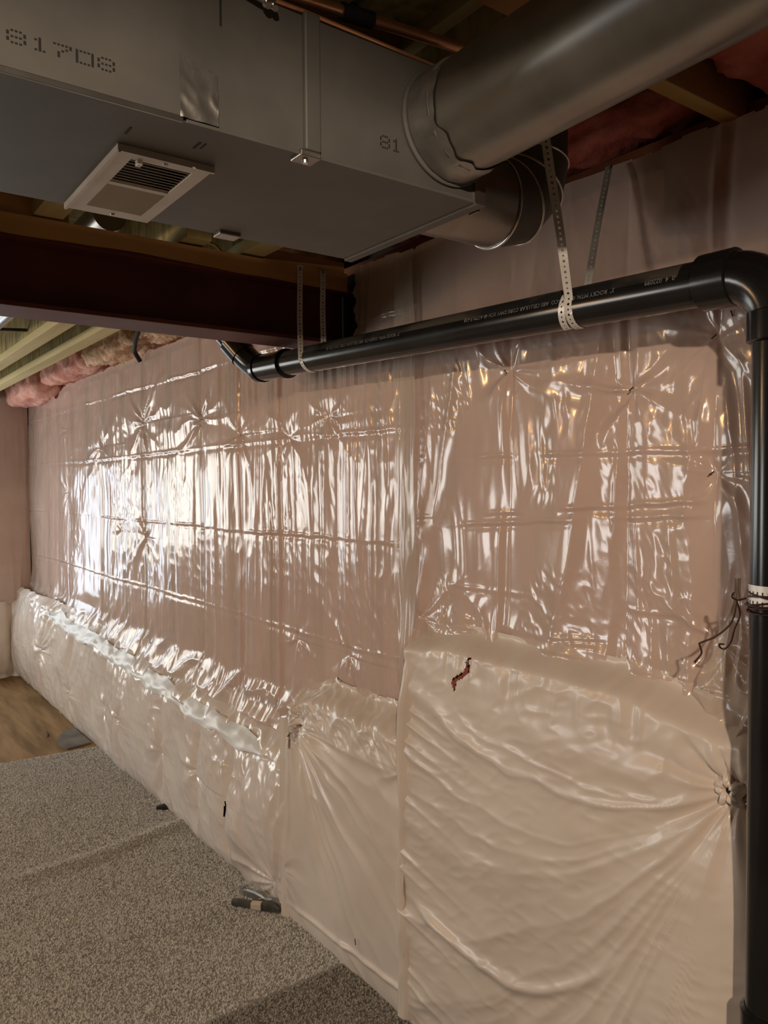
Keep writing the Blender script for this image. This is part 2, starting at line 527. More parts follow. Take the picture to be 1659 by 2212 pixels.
# soft diagonal drapes above the pipe
h += (1 - lo_) / .75 * .016 * (fbm((Y * .7 + Z) / .16, (Z * .7 - Y) / .9, 132, 2) - .5)
X = 1.594 - h
keep = Z < ZTOP + .018 * (fbm(Y / .12, Y * 0, 133) - .5)
V, Q = sheet_grid(YR, ZR, X, keep)
film_r = thing('plastic_sheet', 'clear crinkled plastic sheet with orange glints behind the black pipe, right of the overlap', 'plastic sheet', (1.60, 1.15, 1.15))
mk_np('film', V, Q, M_FILM, film_r)


def staple(parent, y, z, x, ang=.6, ln=.012):
    M = Matrix.Rotation(ang, 4, 'X')
    return box('staple', (x - .002, x, y - ln / 2, y + ln / 2, z - .0012, z + .0012), M_INK, parent, M=M)


for y, z, a in [(.955, 2.013, -.6), (.958, 1.72, -.5), (1.165, 1.922, -.6), (.915, 2.055, 1.2), (1.581, 2.012, .9)]:
    staple(film_r, y, z, 1.576, a, .014)
for y, z, a in [(5.405, 1.965, .4), (4.577, 2.066, .4), (3.718, 2.032, .3), (3.286, 1.93, .5), (4.57, 1.40, .5)]:
    staple(film_l, y, z, 1.592, a, .016)

# overlap strip between the two sheets (doubled, milkier)
Yf = np.linspace(1.972, 2.085, 30)
Zf = np.linspace(.96, 2.45, 240)
Y, Z = np.meshgrid(Yf, Zf, indexing='ij')
cen = -.012 * sst(1.5, 1.0, Z) + .030 * (fbm(Z / .35, Z * 0, 200) - .5) + (Y - 2.03) * .5 * (fbm(Z / .2, Y * 0, 204) - .5)
X = 1.566 - .006 * (ridge(Y / .03, Z / .3, 201) - .5) - .010 * (fbm(Y / .1, Z / .25, 202) - .5) - .02 * sst(1.35, 1.1, Z)
Yo = Y + cen + (Y - 2.03) * (-.45 * sst(1.5, 1.15, Z))
V, Q = sheet_grid(Yf, Zf, X)
V[:, 1] = Yo.reshape(-1)
tag(mk_np('overlap_flap', V, Q, M_FILM2), 'narrow upright plastic overlap strip joining the two clear sheets', 'plastic strip')

# ------------------------------------------------------------------ white vinyl blankets on the lower wall
# far long one
cols = [2.66]
while cols[-1] < FAR - .03:
    cols.append(cols[-1] + .0050 * (cols[-1] / 2.6) ** 1.15)
YB = np.array(cols)
ZB = np.linspace(0.004, .80, 170)
Y, Z = np.meshgrid(YB, ZB, indexing='ij')
zl = .585 + .125 * np.clip((Y - 3) / 3.3, -.2, 1.3) + .012 * (fbm(Y / .15, Y * 0, 300) - .5)
t = np.clip(Z / zl, 0, 1)
h = .066 * np.sin(PI * np.clip(t, 0, 1) ** .75) ** .7
SEAM = [6.52, 5.75, 4.99, 4.59, 4.03, 3.55, 3.17]
for q, s in enumerate(SEAM):
    sy = s + .03 * (n1(Z / .15, 310 + q) - .5)
    h -= .052 * np.exp(-np.abs(Y - sy) / (.03 + .012 * (q % 3))) * sst(0.0, .15, Z) * (.5 + .5 * sst(.7, .2, Z))
for q, (y0, z0, R, n, a) in enumerate([(6.52, .42, .22, 17, .030), (4.99, .30, .22, 15, .028), (4.59, .33, .20, 15, .028), (4.03, .30, .18, 13, .024), (3.55, .33, .20, 13, .022), (2.74, .12, .36, 21, .034), (3.17, .45, .15, 11, .016), (5.75, .25, .2, 13, .02)]):
    h += burst(Y, Z, y0, z0, R, n, a, 320 + q, .012)
h += .012 * (ridge((Y + .2 * Z) / .07, Z / .22, 330) - .5) * sst(.2, .45, Z)
h += .060 * (n1(Y / .40, 335) - .5) * np.sin(PI * t) ** .8 + .010 * (ridge((Y - .35 * Z) / .11, Z / .30, 336, 1.6) - .4)
h += .028 * (fbm(Y / .28, Z / .3, 331) - .5)
h *= .45 + .55 * sst(2.75, 3.3, Y + .8 * Z)
h += .004 * (ridge((Y - .5 * Z) / .03, Z / .05, 332) - .5)
back = sst(0, 1, np.clip((Z - zl) / .13, 0, 1))
h = h * (1 - .6 * back) + .006
X = 1.495 - h + .098 * back
cr_ = sst(-.10, .02, Z - zl)
X -= cr_ * .026 * (ridge((Y + .8 * Z) / .12, (Z - .5 * Y) / .10, 333) - .5)
X -= cr_ * .012 * (ridge((Y - .6 * Z) / .05, Z / .045, 334) - .5)
X += .018 * sst(2.75, 2.66, Y)
tear = (np.abs(Y - (3.166 + .012 * np.sin(Z * 30) + .006 * (n1(Z / .02, 9) - .5))) < .010 * np.sin(PI * np.clip((Z - .185) / .195, 0, 1)) ** .7) & (Z > .185) & (Z < .38)
V, Q = sheet_grid(YB, ZB, X, ~tear & (Z < zl + .15))
bl = thing('insulation_blanket', 'long low white vinyl insulation blanket with tufts, running to the far corner', 'insulation blanket', (1.48, 5.1, 0))
mk_np('facing', V, Q, M_VINYL_L, bl)
box('fibreglass_core', (1.528, 1.60, 2.76, FAR - .03, .02, .52), M_PINKD, bl)

# white tape roll along the lip of the far blanket
n = 220
yt = np.linspace(2.86, 6.45, n)
zt_ = .600 + .125 * np.clip((yt - 3) / 3.3, -.2, 1.3)
wv = .030 * (n1(yt / .22, 350) - .5)
rows = 9
V = []
for i in range(n):
    wd_ = (.050 + .045 * float(n1(np.array(yt[i] / .16), 352))) * min(1, .15 + (yt[i] - 2.86) / .25) * min(1, .2 + (6.45 - yt[i]) / .3)
    for j in range(rows):
        s = j / (rows - 1) - .5
        x_ = 1.452 + .030 * min(1, max(0, 1 - (yt[i] - 2.75) / .5)) + .010 * (n1(yt[i] / .07, 351 + j // 2) - .5) + .050 * (s + .5) ** 1.4 - .006 * math.cos(PI * s) + .003 * math.sin(7 * s + yt[i] * 23)
        V.append((x_, yt[i], zt_[i] + wv[i] + wd_ * s + .012 * (n1(yt[i] / .05, 361 + j // 4) - .5)))
V = np.array(V)
i = np.arange(n - 1)[:, None] * rows + np.arange(rows - 1)[None, :]
Q = np.stack([i, i + 1, i + rows + 1, i + rows], -1).reshape(-1, 4)
tag(mk_np('tape_band', V, Q, M_TAPE), 'wrinkled white tape band along the lip of the long low blanket', 'tape')

# middle blanket, one step higher
YM = np.arange(1.905, 2.735, .0048)
ZM = np.linspace(.004, .98, 200)
Y, Z = np.meshgrid(YM, ZM, indexing='ij')
zl = .885 - .05 * sst(2.45, 2.68, Y) + .012 * (fbm(Y / .08, Y * 0, 400) - .5)
t = np.clip(Z / zl, 0, 1)
h = .030 * np.sin(PI * t ** .8) ** .6
h += .007 * (ridge((Z - .75 * Y) / .085, (Y + .5 * Z) / .35, 401, 2.0) - .3) * sst(.3, .65, vn(Y / .2, Z / .2, 403)) + .012 * (fbm(Y / .25, Z / .3, 402) - .5)
h += burst(Y, Z, 2.60, .80, .50, 21, .030, 405, .03) + burst(Y, Z, 2.615, .78, .60, 58, .016, 411, 0) + burst(Y, Z, 2.70, .20, .16, 13, .014, 406, .006)
h += burst(Y, Z, 1.93, .80, .16, 11, .016, 407, .006)
# hem fold near the floor
h += crease(Z, .085 + .05 * (2.4 - Y), .010, .010) * sst(2.72, 2.5, Y)
rid = np.abs(Z - (zl - .01)) < .2
ch = sst(.74, .86, Z)
h += ch * (.018 * (ridge((Y + .3 * Z) / .06, Z / .10, 408) - .5) + .008 * (ridge((Y - Z) / .025, Z / .03, 409) - .5))
back = sst(0, 1, np.clip((Z - zl) / .075, 0, 1))
X = 1.490 - h * (1 - .7 * back) + .095 * back
edge = sst(2.655, 2.725, Y + .03 * (Z - .3))
X += .035 * edge
X -= sst(.02, .4, back) * (.020 * (ridge((Y + .6 * Z) / .07, Z / .06, 417) - .5) + .008 * (ridge((Y - Z) / .025, Z / .025, 418) - .5))
hole = ((Y - 2.607) / .030) ** 2 + ((Z - .735) / .045) ** 2 < 1 + .5 * (vn(Y / .01, Z / .01, 410) - .5)
V, Q = sheet_grid(YM, ZM, X, ~hole & (Z < zl + .085))
bm_ = thing('insulation_blanket', 'middle white vinyl insulation blanket with a crumpled torn top, beside the spring clamp', 'insulation blanket', (1.48, 2.3, 0))
mk_np('facing', V, Q, M_VINYL, bm_)
box('fibreglass_core', (1.525, 1.60, 1.93, 2.66, .02, .84), M_KRAFT, bm_)
V, Q = sheet_grid(np.linspace(2.655, 2.735, 8), np.linspace(.01, .80, 60), np.zeros((8, 60)))
Yq, Zq = V[:, 1].copy(), V[:, 2].copy()
V[:, 0] = 1.462 + .02 * ((Yq - 2.69) / .04) ** 2 - .008 * ridge(Yq / .02, Zq / .3, 415)
V[:, 1] += .018 * (n1(Zq / .2, 416) - .5) - .015 * (Zq - .4)
mk_np('edge_fold', V, Q, M_VINYL, bm_)

# right blanket: swags drawn up to a knot beside the stack pipe
YQ = np.arange(.25, 1.925, .0046)
ZQ = np.linspace(.004, 1.30, 280)
Y, Z = np.meshgrid(YQ, ZQ, indexing='ij')
yp, zp, yl = .852, 1.075, 1.93
s = np.clip((Y - yp) / (yl - yp), 0.02, 1.1)
sag = .17
c = (Z - zp + sag * 4 * s * (1 - s)) / (s + .03)
cw = c + .12 * (fbm(Y / .2, Z / .2, 500) - .5)
envs = s ** .45 * sst(-.02, .12, Y - yp) * sst(1.10, .98, Z)
h = .030 * np.sin(PI * np.clip(Z / 1.2, 0, 1) ** .8) ** .6 * sst(.78, 1.1, Y)
h += envs * .015 * (r1(cw * 4.2, 501, 2.2) - .3) * sst(.2, .8, vn(Y / .30, Z / .16, 502))
h += envs * .005 * (r1(cw * 12 + 3, 503, 1.8) - .4) * sst(.35, .7, vn(Y / .2, Z / .16, 504))
h += burst(Y, Z, yp, zp, .28, 30, .030, 510, .035) * sst(1.25, 1.0, Z)
h += .010 * (fbm(Y / .3, Z / .35, 505) - .5) + .0022 * (ridge((Y + Z) / .05, Z / .03, 506) - .5)
# pulls at the left seam
le = np.exp(-(1.92 - Y) / .14)
h += le * .012 * (r1(Z / .045 + .8 * (1.92 - Y) / .15, 507, 1.4) - .4)
h += crease(Z, .375 + np.where(Y < 1.5, 1.6, .5) * (Y - 1.5) ** 2 + .03 * (n1(Y / .2, 512) - .5), .013, .016) * sst(1.0, 1.3, Y) * sst(1.92, 1.75, Y)
zl = 1.205 - .045 * sst(1.2, .85, Y) + .014 * (fbm(Y / .05, Y * 0, 508) - .5) - .02 * sst(1.75, 1.9, Y)
ch = sst(.14, .0, zl - Z)
h += ch * .010 * (ridge(Y / .035, Z / .09, 509) - .4)
back = sst(0, 1, np.clip((Z - zl) / .06, 0, 1))
X = 1.492 - h * (1 - .8 * back) + .085 * back
X = X - .030 * sst(1.15, .86, Y) * sst(1.10, .80, Z)
X = np.maximum(X, 1.454 + 0 * X - .03 * sst(.85, 1.1, Y))
cyt = 1.625 + (1.206 - Z) * .72 + .010 * np.sin(Z * 90) + .006 * (n1(Z / .012, 8) - .5)
tear = (np.abs(Y - cyt) < .013 * np.sin(PI * np.clip((Z - 1.10) / .112, 0, 1)) ** .6) & (Z > 1.10) & (Z < 1.212)
V, Q = sheet_grid(YQ, ZQ, X, ~tear & (Z < zl + .07))
br = thing('insulation_blanket', 'tall white vinyl insulation blanket in swags drawn to a knot by the black standpipe', 'insulation blanket', (1.48, 1.1, 0))
mk_np('facing', V, Q, M_VINYL, br)
box('fibreglass_core', (1.535, 1.60, .27, 1.90, .02, 1.19), M_PINKD, br)
V, Q = sheet_grid(np.linspace(1.892, 1.952, 10), np.linspace(.03, 1.17, 110), np.zeros((10, 110)))
Yq, Zq = V[:, 1].copy(), V[:, 2].copy()
V[:, 0] = 1.452 + .028 * ((Yq - 1.922) / .03) ** 2 - .010 * (ridge(Yq / .018, Zq / .16, 515) - .5) + .012 * (n1(Zq / .2, 517) - .5) + .03 * sst(1.0, 1.17, Zq)
V[:, 1] += .020 * (n1(Zq / .22, 516) - .5) + (Yq - 1.922) * (.6 * n1(Zq / .13, 518) - .3)
mk_np('edge_fold', V, Q, M_VINYL, br)
for z_ in (1.06, .98, .90, .82, .66):
    staple(br, 1.912, z_, 1.478, 1.4, .016)
staple(br, 1.93, .30, 1.462, 1.4, .016)
staple(bm_, 2.17, .155, 1.452, 1.3, .020)
# knot with grommet hole
kn = thing('knot', 'gathered plastic knot with a dark eyelet against the black standpipe', 'knot', (1.49, .86, 1.05))
th = np.linspace(0, 2 * PI, 26)[:-1]
V, Fc = [], []
for j, (rr, xx) in enumerate([(.034, 1.512), (.026, 1.492), (.016, 1.484), (.008, 1.490), (.006, 1.50)]):
    for a in th:
        k_ = rr * (1 + .25 * math.sin(5 * a + j) * (j < 2))
        V.append((xx + .004 * math.sin(7 * a), .868 + k_ * math.cos(a), 1.072 + k_ * 1.1 * math.sin(a)))
m_ = len(th)
for j in range(4):
    for k in range(m_):
        Fc.append([j * m_ + k, j * m_ + (k + 1) % m_, (j + 1) * m_ + (k + 1) % m_, (j + 1) * m_ + k])
mk('gathered_film', V, Fc, M_VINYL, kn, True)
mk('eyelet', [(1.499, .868 + .007 * math.cos(a), 1.072 + .008 * math.sin(a)) for a in th], [list(range(m_))], M_DARK, kn)
# loose twisted tail of clear film above the knot
Yf = np.linspace(-1, 1, 26)
Zf = np.linspace(1.08, 1.50, 90)
A, Z = np.meshgrid(Yf, Zf, indexing='ij')
wd = (.012 + .075 * sst(1.08, 1.30, Z)) * (1 - .93 * sst(1.27, 1.50, Z) ** .7) * (1 + .35 * (n1(Z / .06, 523) - .5))
V, Q = sheet_grid(Yf, Zf, 1.500 + .05 * sst(1.10, 1.25, Z) + .02 * sst(1.3, 1.5, Z) - .030 * (ridge((A * .09 + .3 * Z) / .05, Z / .12, 520) - .3) * (.5 + .5 * sst(1.1, 1.2, Z)))
V[:, 1] = (.872 + .015 * sst(1.1, 1.3, Z) + A * wd).reshape(-1)
tag(mk_np('plastic_tail', V, Q, M_FILM2), 'twisted clear plastic tail hanging above the knot beside the standpipe', 'plastic strip')

# far wall facing (left edge of the picture)
Xg = np.linspace(.30, 1.60, 130)
Zg = np.linspace(.66, 2.68, 110)
XX, ZZ = np.meshgrid(Xg, Zg, indexing='ij')
Yv = FAR - .03 - .02 * (fbm(XX / .2, ZZ / .5, 600) - .5) - .008 * ridge(XX / .06, ZZ / .6, 601)
keep = (XX > 1.17)
V, Q = sheet_grid(Xg, Zg, Yv, keep)
V = V[:, [1, 0, 2]]
tag(mk_np('plastic_sheet', V, Q, M_FILM), 'clear plastic sheet on the far end wall at the left edge', 'plastic sheet')
Zg = np.linspace(.003, .68, 60)
XX, ZZ = np.meshgrid(Xg, Zg, indexing='ij')
Yv = FAR - .02 - .10 * np.sin(PI * np.clip(ZZ / .70, 0.05, 1) ** .8) ** .6 - .03 * (fbm(XX / .15, ZZ / .2, 602) - .5) + .04 * np.exp(-((XX - 1.42) / .03) ** 2)
V, Q = sheet_grid(Xg, Zg, Yv, (XX > .45))
V = V[:, [1, 0, 2]]
tag(mk_np('insulation_blanket', V, Q, M_VINYL), 'short white vinyl blanket on the far end wall in the corner', 'insulation blanket')
struct(box('trim_1', (1.16, 1.60, FAR - .012, FAR, .70, 2.45), M_PINK))

# ------------------------------------------------------------------ floor joists, beam, rim
def i_joist(x, y0, y1, label):
    t = thing('floor_joist', label, 'joist', (x, (y0 + y1) / 2, 2.455), 'wooden floor joists overhead')
    box('bottom_flange', (x - .040, x + .040, y0, y1, 2.455, 2.495), M_FLANGE, t, .002)
    box('web', (x - .006, x + .006, y0, y1, 2.495, 2.722), M_OSB, t)
    box('top_flange', (x - .040, x + .040, y0, y1, 2.722, 2.760), M_FLANGE, t, .002)
    return t


i_joist(1.195, -3.4, FAR, 'wooden floor joist nearest the plastic wall, above the beam')
i_joist(.985, 2.30, FAR, 'wooden floor joist second from the plastic wall, above the beam')
i_joist(.56, 2.10, FAR, 'wooden floor joist above the left end of the red beam')
i_joist(.16, -3.4, FAR, 'wooden floor joist over the register grille')
bt = thing('steel_beam', 'dark red painted steel beam spanning into the plastic wall', 'beam', (-.8, 2.455, 2.2))
box('bottom_flange', (-3.9, 1.60, 2.370, 2.540, 2.200, 2.214), M_OXIDE, bt, .002)
box('web', (-3.9, 1.60, 2.449, 2.461, 2.214, 2.388), M_OXIDE, bt)
box('top_flange', (-3.9, 1.60, 2.370, 2.540, 2.388, 2.402), M_OXIDE, bt, .002)
# wooden nailer on the beam with a rough lower edge
n = 160
xs_ = np.linspace(-3.9, 1.56, n)
V, Fc = [], []
for i, x in enumerate(xs_):
    zb = 2.400 - .010 * float(n1(np.array(x / .16), 700)) - (.012 * float(sst(.9, 1.5, np.array(x))))
    for y, z in ((2.352, zb), (2.352, 2.447), (2.545, 2.447), (2.545, 2.403), (2.372, 2.403)):
        V.append((x, y, z))
for i in range(n - 1):
    for j in range(5):
        j2 = (j + 1) % 5
        Fc.append([i * 5 + j, (i + 1) * 5 + j, (i + 1) * 5 + j2, i * 5 + j2])
Fc += [[0, 1, 2, 3, 4], [(n - 1) * 5 + j for j in (4, 3, 2, 1, 0)]]
tag(mk('wood_nailer', V, Fc, M_WOODX), 'brown wooden plank lying on top of the red steel beam', 'plank')
bx = thing('blocking', 'short brown wooden blocks on the plank above the beam at the left edge', 'wood block', (.45, 2.42, 2.447))
box('block', (.22, .62, 2.37, 2.41, 2.447, 2.54), M_WOODX, bx, .002)
tag(box('wood_block', (1.24, 1.56, 2.37, 2.41, 2.4475, 2.49), M_WOOD, None, .002), 'rough wooden block on the plank beside the strap nails', 'wood block')
box('pocket_shade', (1.605, 1.75, 2.30, 2.60, 2.16, 2.46), M_DARK, wr)  # solid dark block, shade of the pocket put into its colour


def fluff(name, b, amp, m, s, label=None, group=None, seg=.03):
    x0, x1, y0, y1, z0, z1 = b
    bm = bmesh.new()
    bmesh.ops.create_cube(bm, size=1)
    bmesh.ops.subdivide_edges(bm, edges=bm.edges, cuts=22, use_grid_fill=True)
    P_ = np.array([v.co[:] for v in bm.verts])
    Fc = [[v.index for v in f.verts] for f in bm.faces]
    bm.free()
    # round the box
    R_ = np.abs(P_) * 2
    nrm = (np.sum(R_ ** 5, 1) ** (1 / 5.0))[:, None]
    P_ = P_ / np.maximum(nrm, .3)
    V = P_ * np.array([x1 - x0, y1 - y0, z1 - z0]) + np.array([(x0 + x1) / 2, (y0 + y1) / 2, (z0 + z1) / 2])
    a = V[:, 1] + .7 * V[:, 0]
    bb = V[:, 2] - .6 * V[:, 0]
    d = amp * (fbm(a / .11, bb / .11, s, 3) - .5) * 2 + amp * 1.3 * (ridge(a / .07, bb / .08, s + 5) - .5)
    nv = P_ / np.linalg.norm(P_, axis=1)[:, None]
    V = V + nv * d[:, None]
    o = mk(name, V, Fc, m, None, True)
    return tag(o, label, 'insulation', group)


fluff('insulation_batt', (1.40, 1.66, 6.55, 7.62, 2.40, 2.66), .03, M_PINK, 801, 'rounded pink insulation bulge in the far corner under the joists')
fluff('insulation_batt', (1.46, 1.72, 5.35, 6.60, 2.49, 2.74), .035, M_PINK, 802, 'pink insulation stuffed beside the bulge in the far corner')
fluff('insulation_batt', (1.46, 1.72, 4.40, 5.40, 2.49, 2.74), .04, M_KRAFT, 803, 'ragged brownish pink insulation left of the black cable')
fluff('insulation_batt', (1.46, 1.72, 3.50, 4.36, 2.49, 2.74), .04, M_KRAFT, 804, 'ragged tan insulation right of the black cable')
fluff('insulation_batt', (1.46, 1.72, 2.58, 3.55, 2.49, 2.74), .04, M_KRAFT, 805, 'ragged tan insulation just behind the red beam')
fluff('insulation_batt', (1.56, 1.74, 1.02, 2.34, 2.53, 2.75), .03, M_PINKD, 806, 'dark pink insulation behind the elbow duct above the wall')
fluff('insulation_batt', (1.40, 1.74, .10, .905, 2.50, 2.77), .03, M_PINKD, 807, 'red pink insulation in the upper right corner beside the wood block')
tag(box('wood_block', (1.24, 1.72, .925, .965, 2.475, 2.755), M_WOODY, None, .002), 'yellow pine block between joist and wall beside red insulation', 'wood block')
tag(box('wood_block', (.20, 1.155, 1.50, 1.538, 2.52, 2.755), M_WOODX, None, .002), 'added wooden board blocking light over the back edge of the trunk duct', 'wood block')  # added board that stops light leaking in above the trunk duct
tag(box('subfloor_panel', (.55, 1.14, .30, .985, 2.500, 2.518), M_WOODX, None, .002), 'dark brown board overhead beyond the copper pipes', 'board')
tag(tube('black_cable', [(1.36, 3.86, 2.60), (1.40, 3.98, 2.55), (1.44, 4.15, 2.56), (1.46, 4.30, 2.50), (1.52, 4.50, 2.47), (1.56, 4.52, 2.42)], .013, M_RUBBER, seg=10), 'black cable looping down through the insulation behind the beam', 'cable')
tag(tube('conduit', [(.60, 4.79, 2.55), (.78, 4.71, 2.55), (.975, 4.62, 2.55)], .009, M_TOOL, seg=10), 'thin dark conduit between the far joists at the left edge', 'conduit')
tag(tube('branch_duct', [(.775, 2.50, 2.545), (.775, 4.9, 2.545)], .052, M_GALVB, seg=28), 'pale metal pipe between joists above the red beam', 'duct')
tag(tube('cable', [(1.10, 2.9, 2.62), (1.13, 2.72, 2.60), (1.155, 2.56, 2.53), (1.15, 2.47, 2.47)], .005, M_BRASS, seg=8), 'thin yellow cable arching down above the beam', 'cable')

# ------------------------------------------------------------------ rectangular trunk duct
DY0, DY1, DZ0, DZ1, DXE = 1.045, 1.470, 2.200, 2.405, .985
td = thing('trunk_duct', 'wide grey galvanised rectangular trunk duct under the joists', 'duct', (-.5, 1.25, DZ0))
gp = [box_geo(-3.2, DXE, DY0, DY0 + .003, DZ0, DZ1), box_geo(-3.2, DXE, DY1 - .003, DY1, DZ0, DZ1), box_geo(-3.2, DXE, DY0, DY1, DZ1 - .003, DZ1)]
mk('side_panels', *join(*gp), M_GALV, td)
mk('bottom_panel', *join(box_geo(-3.2, .3885, DY0, DY1, DZ0 - .001, DZ0 + .002), box_geo(.5135, DXE, DY0, DY1, DZ0 - .001, DZ0 + .002),
                         box_geo(.3885, .5135, DY0, 1.180, DZ0 - .001, DZ0 + .002), box_geo(.3885, .5135, 1.455, DY1, DZ0 - .001, DZ0 + .002)), M_GALV, td)
box('end_panel', (DXE - .003, DXE, DY0, DY1, DZ0, DZ1), M_GALV, td)
box('end_flange', (DXE - .022, DXE + .004, DY0 - .003, DY0 + .001, DZ0 - .004, DZ1), M_GALVB, td)
box('end_flange', (DXE - .016, DXE + .003, DY0, DY1 + .002, DZ0 - .005, DZ0 - .001), M_GALV, td)
box('corner_seam', (-3.2, .425, DY0 - .004, DY0 + .001, DZ0 - .004, DZ0 + .004), M_GALVB, td, .001)
box('corner_seam', (.43, DXE - .02, DY0 - .0025, DY0 + .001, DZ0 - .003, DZ0 + .002), M_GALV, td, .0005)
cl = box('drive_cleat', (.614, .642, DY0 - .010, DY0, DZ0 + .004, DZ1 + .004), M_GALV, td, .003)
box('cleat_tab', (.606, .642, DY0 - .009, DY0 + .024, DZ0 - .006, DZ0 + .004), M_GALVB, td, .002)
V, Fc = tube_geo([(.622, DY0 + .006, DZ0 - .004), (.622, DY0 + .006, DZ0 - .011)], [.0055, .0045], 10)
mk('screw', V, Fc, M_CHROME, td, False)
box('cleat', (.660, .705, DY1 - .028, DY1 + .006, DZ0 - .008, DZ0), M_GALVB, td, .002)
# foil tape patch, creased
Xg, Zg = np.linspace(.420, .476, 22), np.linspace(2.202, 2.288, 30)
XX, ZZ = np.meshgrid(Xg, Zg, indexing='ij')
Yv = DY0 - .003 - .004 * ridge((XX + .8 * ZZ) / .022, (ZZ - XX) / .04, 900) * sst(2.290, 2.20, ZZ)
V, Q = sheet_grid(Xg, Zg, Yv, (ZZ < 2.288 - (XX - .42) * .28 + .006 * (n1(XX / .006, 3) - .5)))
V = V[:, [1, 0, 2]]
mk_np('foil_tape', V, Q, M_FOIL, td)
# stencilled dot-matrix number
DOT = {'8': ["01110", "10001", "10001", "01110", "10001", "10001", "01110"], '1': ["00100", "01100", "00100", "00100", "00100", "00100", "01110"],
       '7': ["11111", "00001", "00010", "00100", "01000", "01000", "01000"], '0': ["11111", "10001", "10001", "10001", "10001", "10001", "11111"]}


def dots(txt, x0, z0, pitch, dx, dz):
    V, Fc = [], []
    for k, ch in enumerate(txt):
        for r_, row in enumerate(DOT[ch]):
            for c_, b_ in enumerate(row):
                if b_ == '1':
                    x = x0 + k * pitch + c_ * dx
                    z = z0 + (6 - r_) * dz
                    q = len(V)
                    for (a_, b2) in ((-.45, -.5), (.45, -.5), (.45, .5), (-.45, .5)):
                        V.append((x + a_ * dx * .72, DY0 - .0006, z + b2 * dz * .95))
                    Fc.append([q, q + 1, q + 2, q + 3])
    return V, Fc


mk('stencil_number', *dots('81708', .206, 2.236, .0268, .0048, .0024), M_INK, td)
mk('stencil_number', *dots('81', .760, 2.246, .0225, .0042, .0030), M_INK, td)
for b_ in ((.4815, .4845, DY0 - .0008, DY0, 2.345, 2.404), (.470, .474, DY0 + .05, DY0 + .075, DZ0 - .0015, DZ0 - .001), (.479, .482, DY0 + .05, DY0 + .07, DZ0 - .0015, DZ0 - .001), (.372, .376, DY0 + .06, DY0 + .085, DZ0 - .0015, DZ0 - .001)):
    box('marker_stroke', b_, M_INK, td)

# register grille under the trunk
gx0, gx1, gy0, gy1, gz = .377, .524, 1.168, 1.466, DZ0 - .001
rg = thing('register_grille', 'dusty white louvred register under the trunk duct', 'register', ((gx0 + gx1) / 2, (gy0 + gy1) / 2, gz - .01))
ix0, ix1, iy0, iy1 = .404, .500, 1.196, 1.432
fr = [box_geo(gx0, ix0, gy0, gy1, gz - .007, gz, .001), box_geo(ix1, gx1, gy0, gy1, gz - .007, gz, .001),
      box_geo(ix0, ix1, gy0, iy0, gz - .007, gz, .001), box_geo(ix0, ix1, iy1, gy1, gz - .007, gz, .001), box_geo(ix0, ix1, 1.300, 1.312, gz - .007, gz - .001)]
mk('frame', *join(*fr), M_WHITE, rg)
rim = [box_geo(gx0 - .002, gx0 + .003, gy0 - .002, gy1, gz - .010, gz), box_geo(gx0, gx1 + .002, gy0 - .002, gy0 + .003, gz - .010, gz)]
mk('rim', *join(*rim), M_WHITE, rg)
M = Matrix.Rotation(math.radians(30), 4, 'X')
for k in range(9):
    y = 1.206 + .0112 * k
    box('louvre', (ix0, ix1, y - .0030, y + .0030, gz - .0046, gz - .0034), M_WHITE, rg, M=M)
M = Matrix.Rotation(math.radians(-38), 4, 'X')
for k in range(11):
    y = 1.319 + .0105 * k
    box('louvre', (ix0, ix1, y - .0052, y + .0052, gz - .0052, gz - .0040), M_WHITE, rg, M=M)
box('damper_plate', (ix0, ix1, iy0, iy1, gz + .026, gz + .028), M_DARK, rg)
box('lever', (.412, .420, 1.190, 1.202, gz - .014, gz - .002), M_WHITE, rg, .001)
for (x, y) in ((.452, 1.182), (.455, 1.452)):
    V, Fc = tube_geo([(x, y, gz - .006), (x, y, gz - .0095)], [.0045, .0035], 10)
    mk('screw', V, Fc, M_TOOLG, rg)

# ------------------------------------------------------------------ round branch duct toward the camera
rd = thing('round_duct', 'large round galvanised duct running overhead from the trunk toward the upper right', 'duct', (.90, 0, 2.22))
ra, rb_ = Vector((.902, DY0, 2.312)), Vector((.905, -2.2, 2.312 + .085))
dr = (rb_ - ra).normalized()
pt = lambda d: (ra + dr * d)[:]
tube('pipe_shell', [pt(.040), pt(3.1)], .0895, M_GALVB, rd, seg=72)
tube('start_collar', [pt(.0), pt(.004), pt(.006), pt(.058), pt(.060)], [.100, .100, .0945, .0935, .0895], M_GALV, rd, seg=64)
# lock seam low on the wall side
fr_ = frames([pt(.06), pt(3.1)])
sd = Vector((math.cos(math.radians(-48)), 0, math.sin(math.radians(-48))))
V, Fc = tube_geo([tuple(Vector(pt(.06)) + sd * .0875), tuple(Vector(pt(3.1)) + sd * .0875)], .0045, 8)
mk('lock_seam', V, Fc, M_GALVB, rd, True)
# foil wrap on the collar, ragged
V, Fc = [], []
na, nd = 50, 6
for i in range(na):
    a = math.radians(150 + 170 * i / (na - 1))
    L_ = .050 + .02 * float(n1(np.array(i / 4.0), 910))
    for j in range(nd):
        d = .012 + L_ * j / (nd - 1)
        rr = .0945 if d < .058 else .0912
        rr += .002 * float(n1(np.array(i / 1.7 + j * .6), 911))
        p = Vector(pt(d)) + Vector((math.cos(a), 0, math.sin(a))) * rr
        V.append(p[:])
for i in range(na - 1):
    for j in range(nd - 1):
        Fc.append([i * nd + j, (i + 1) * nd + j, (i + 1) * nd + j + 1, i * nd + j + 1])
mk('foil_wrap', V, Fc, M_FOIL, rd, True)

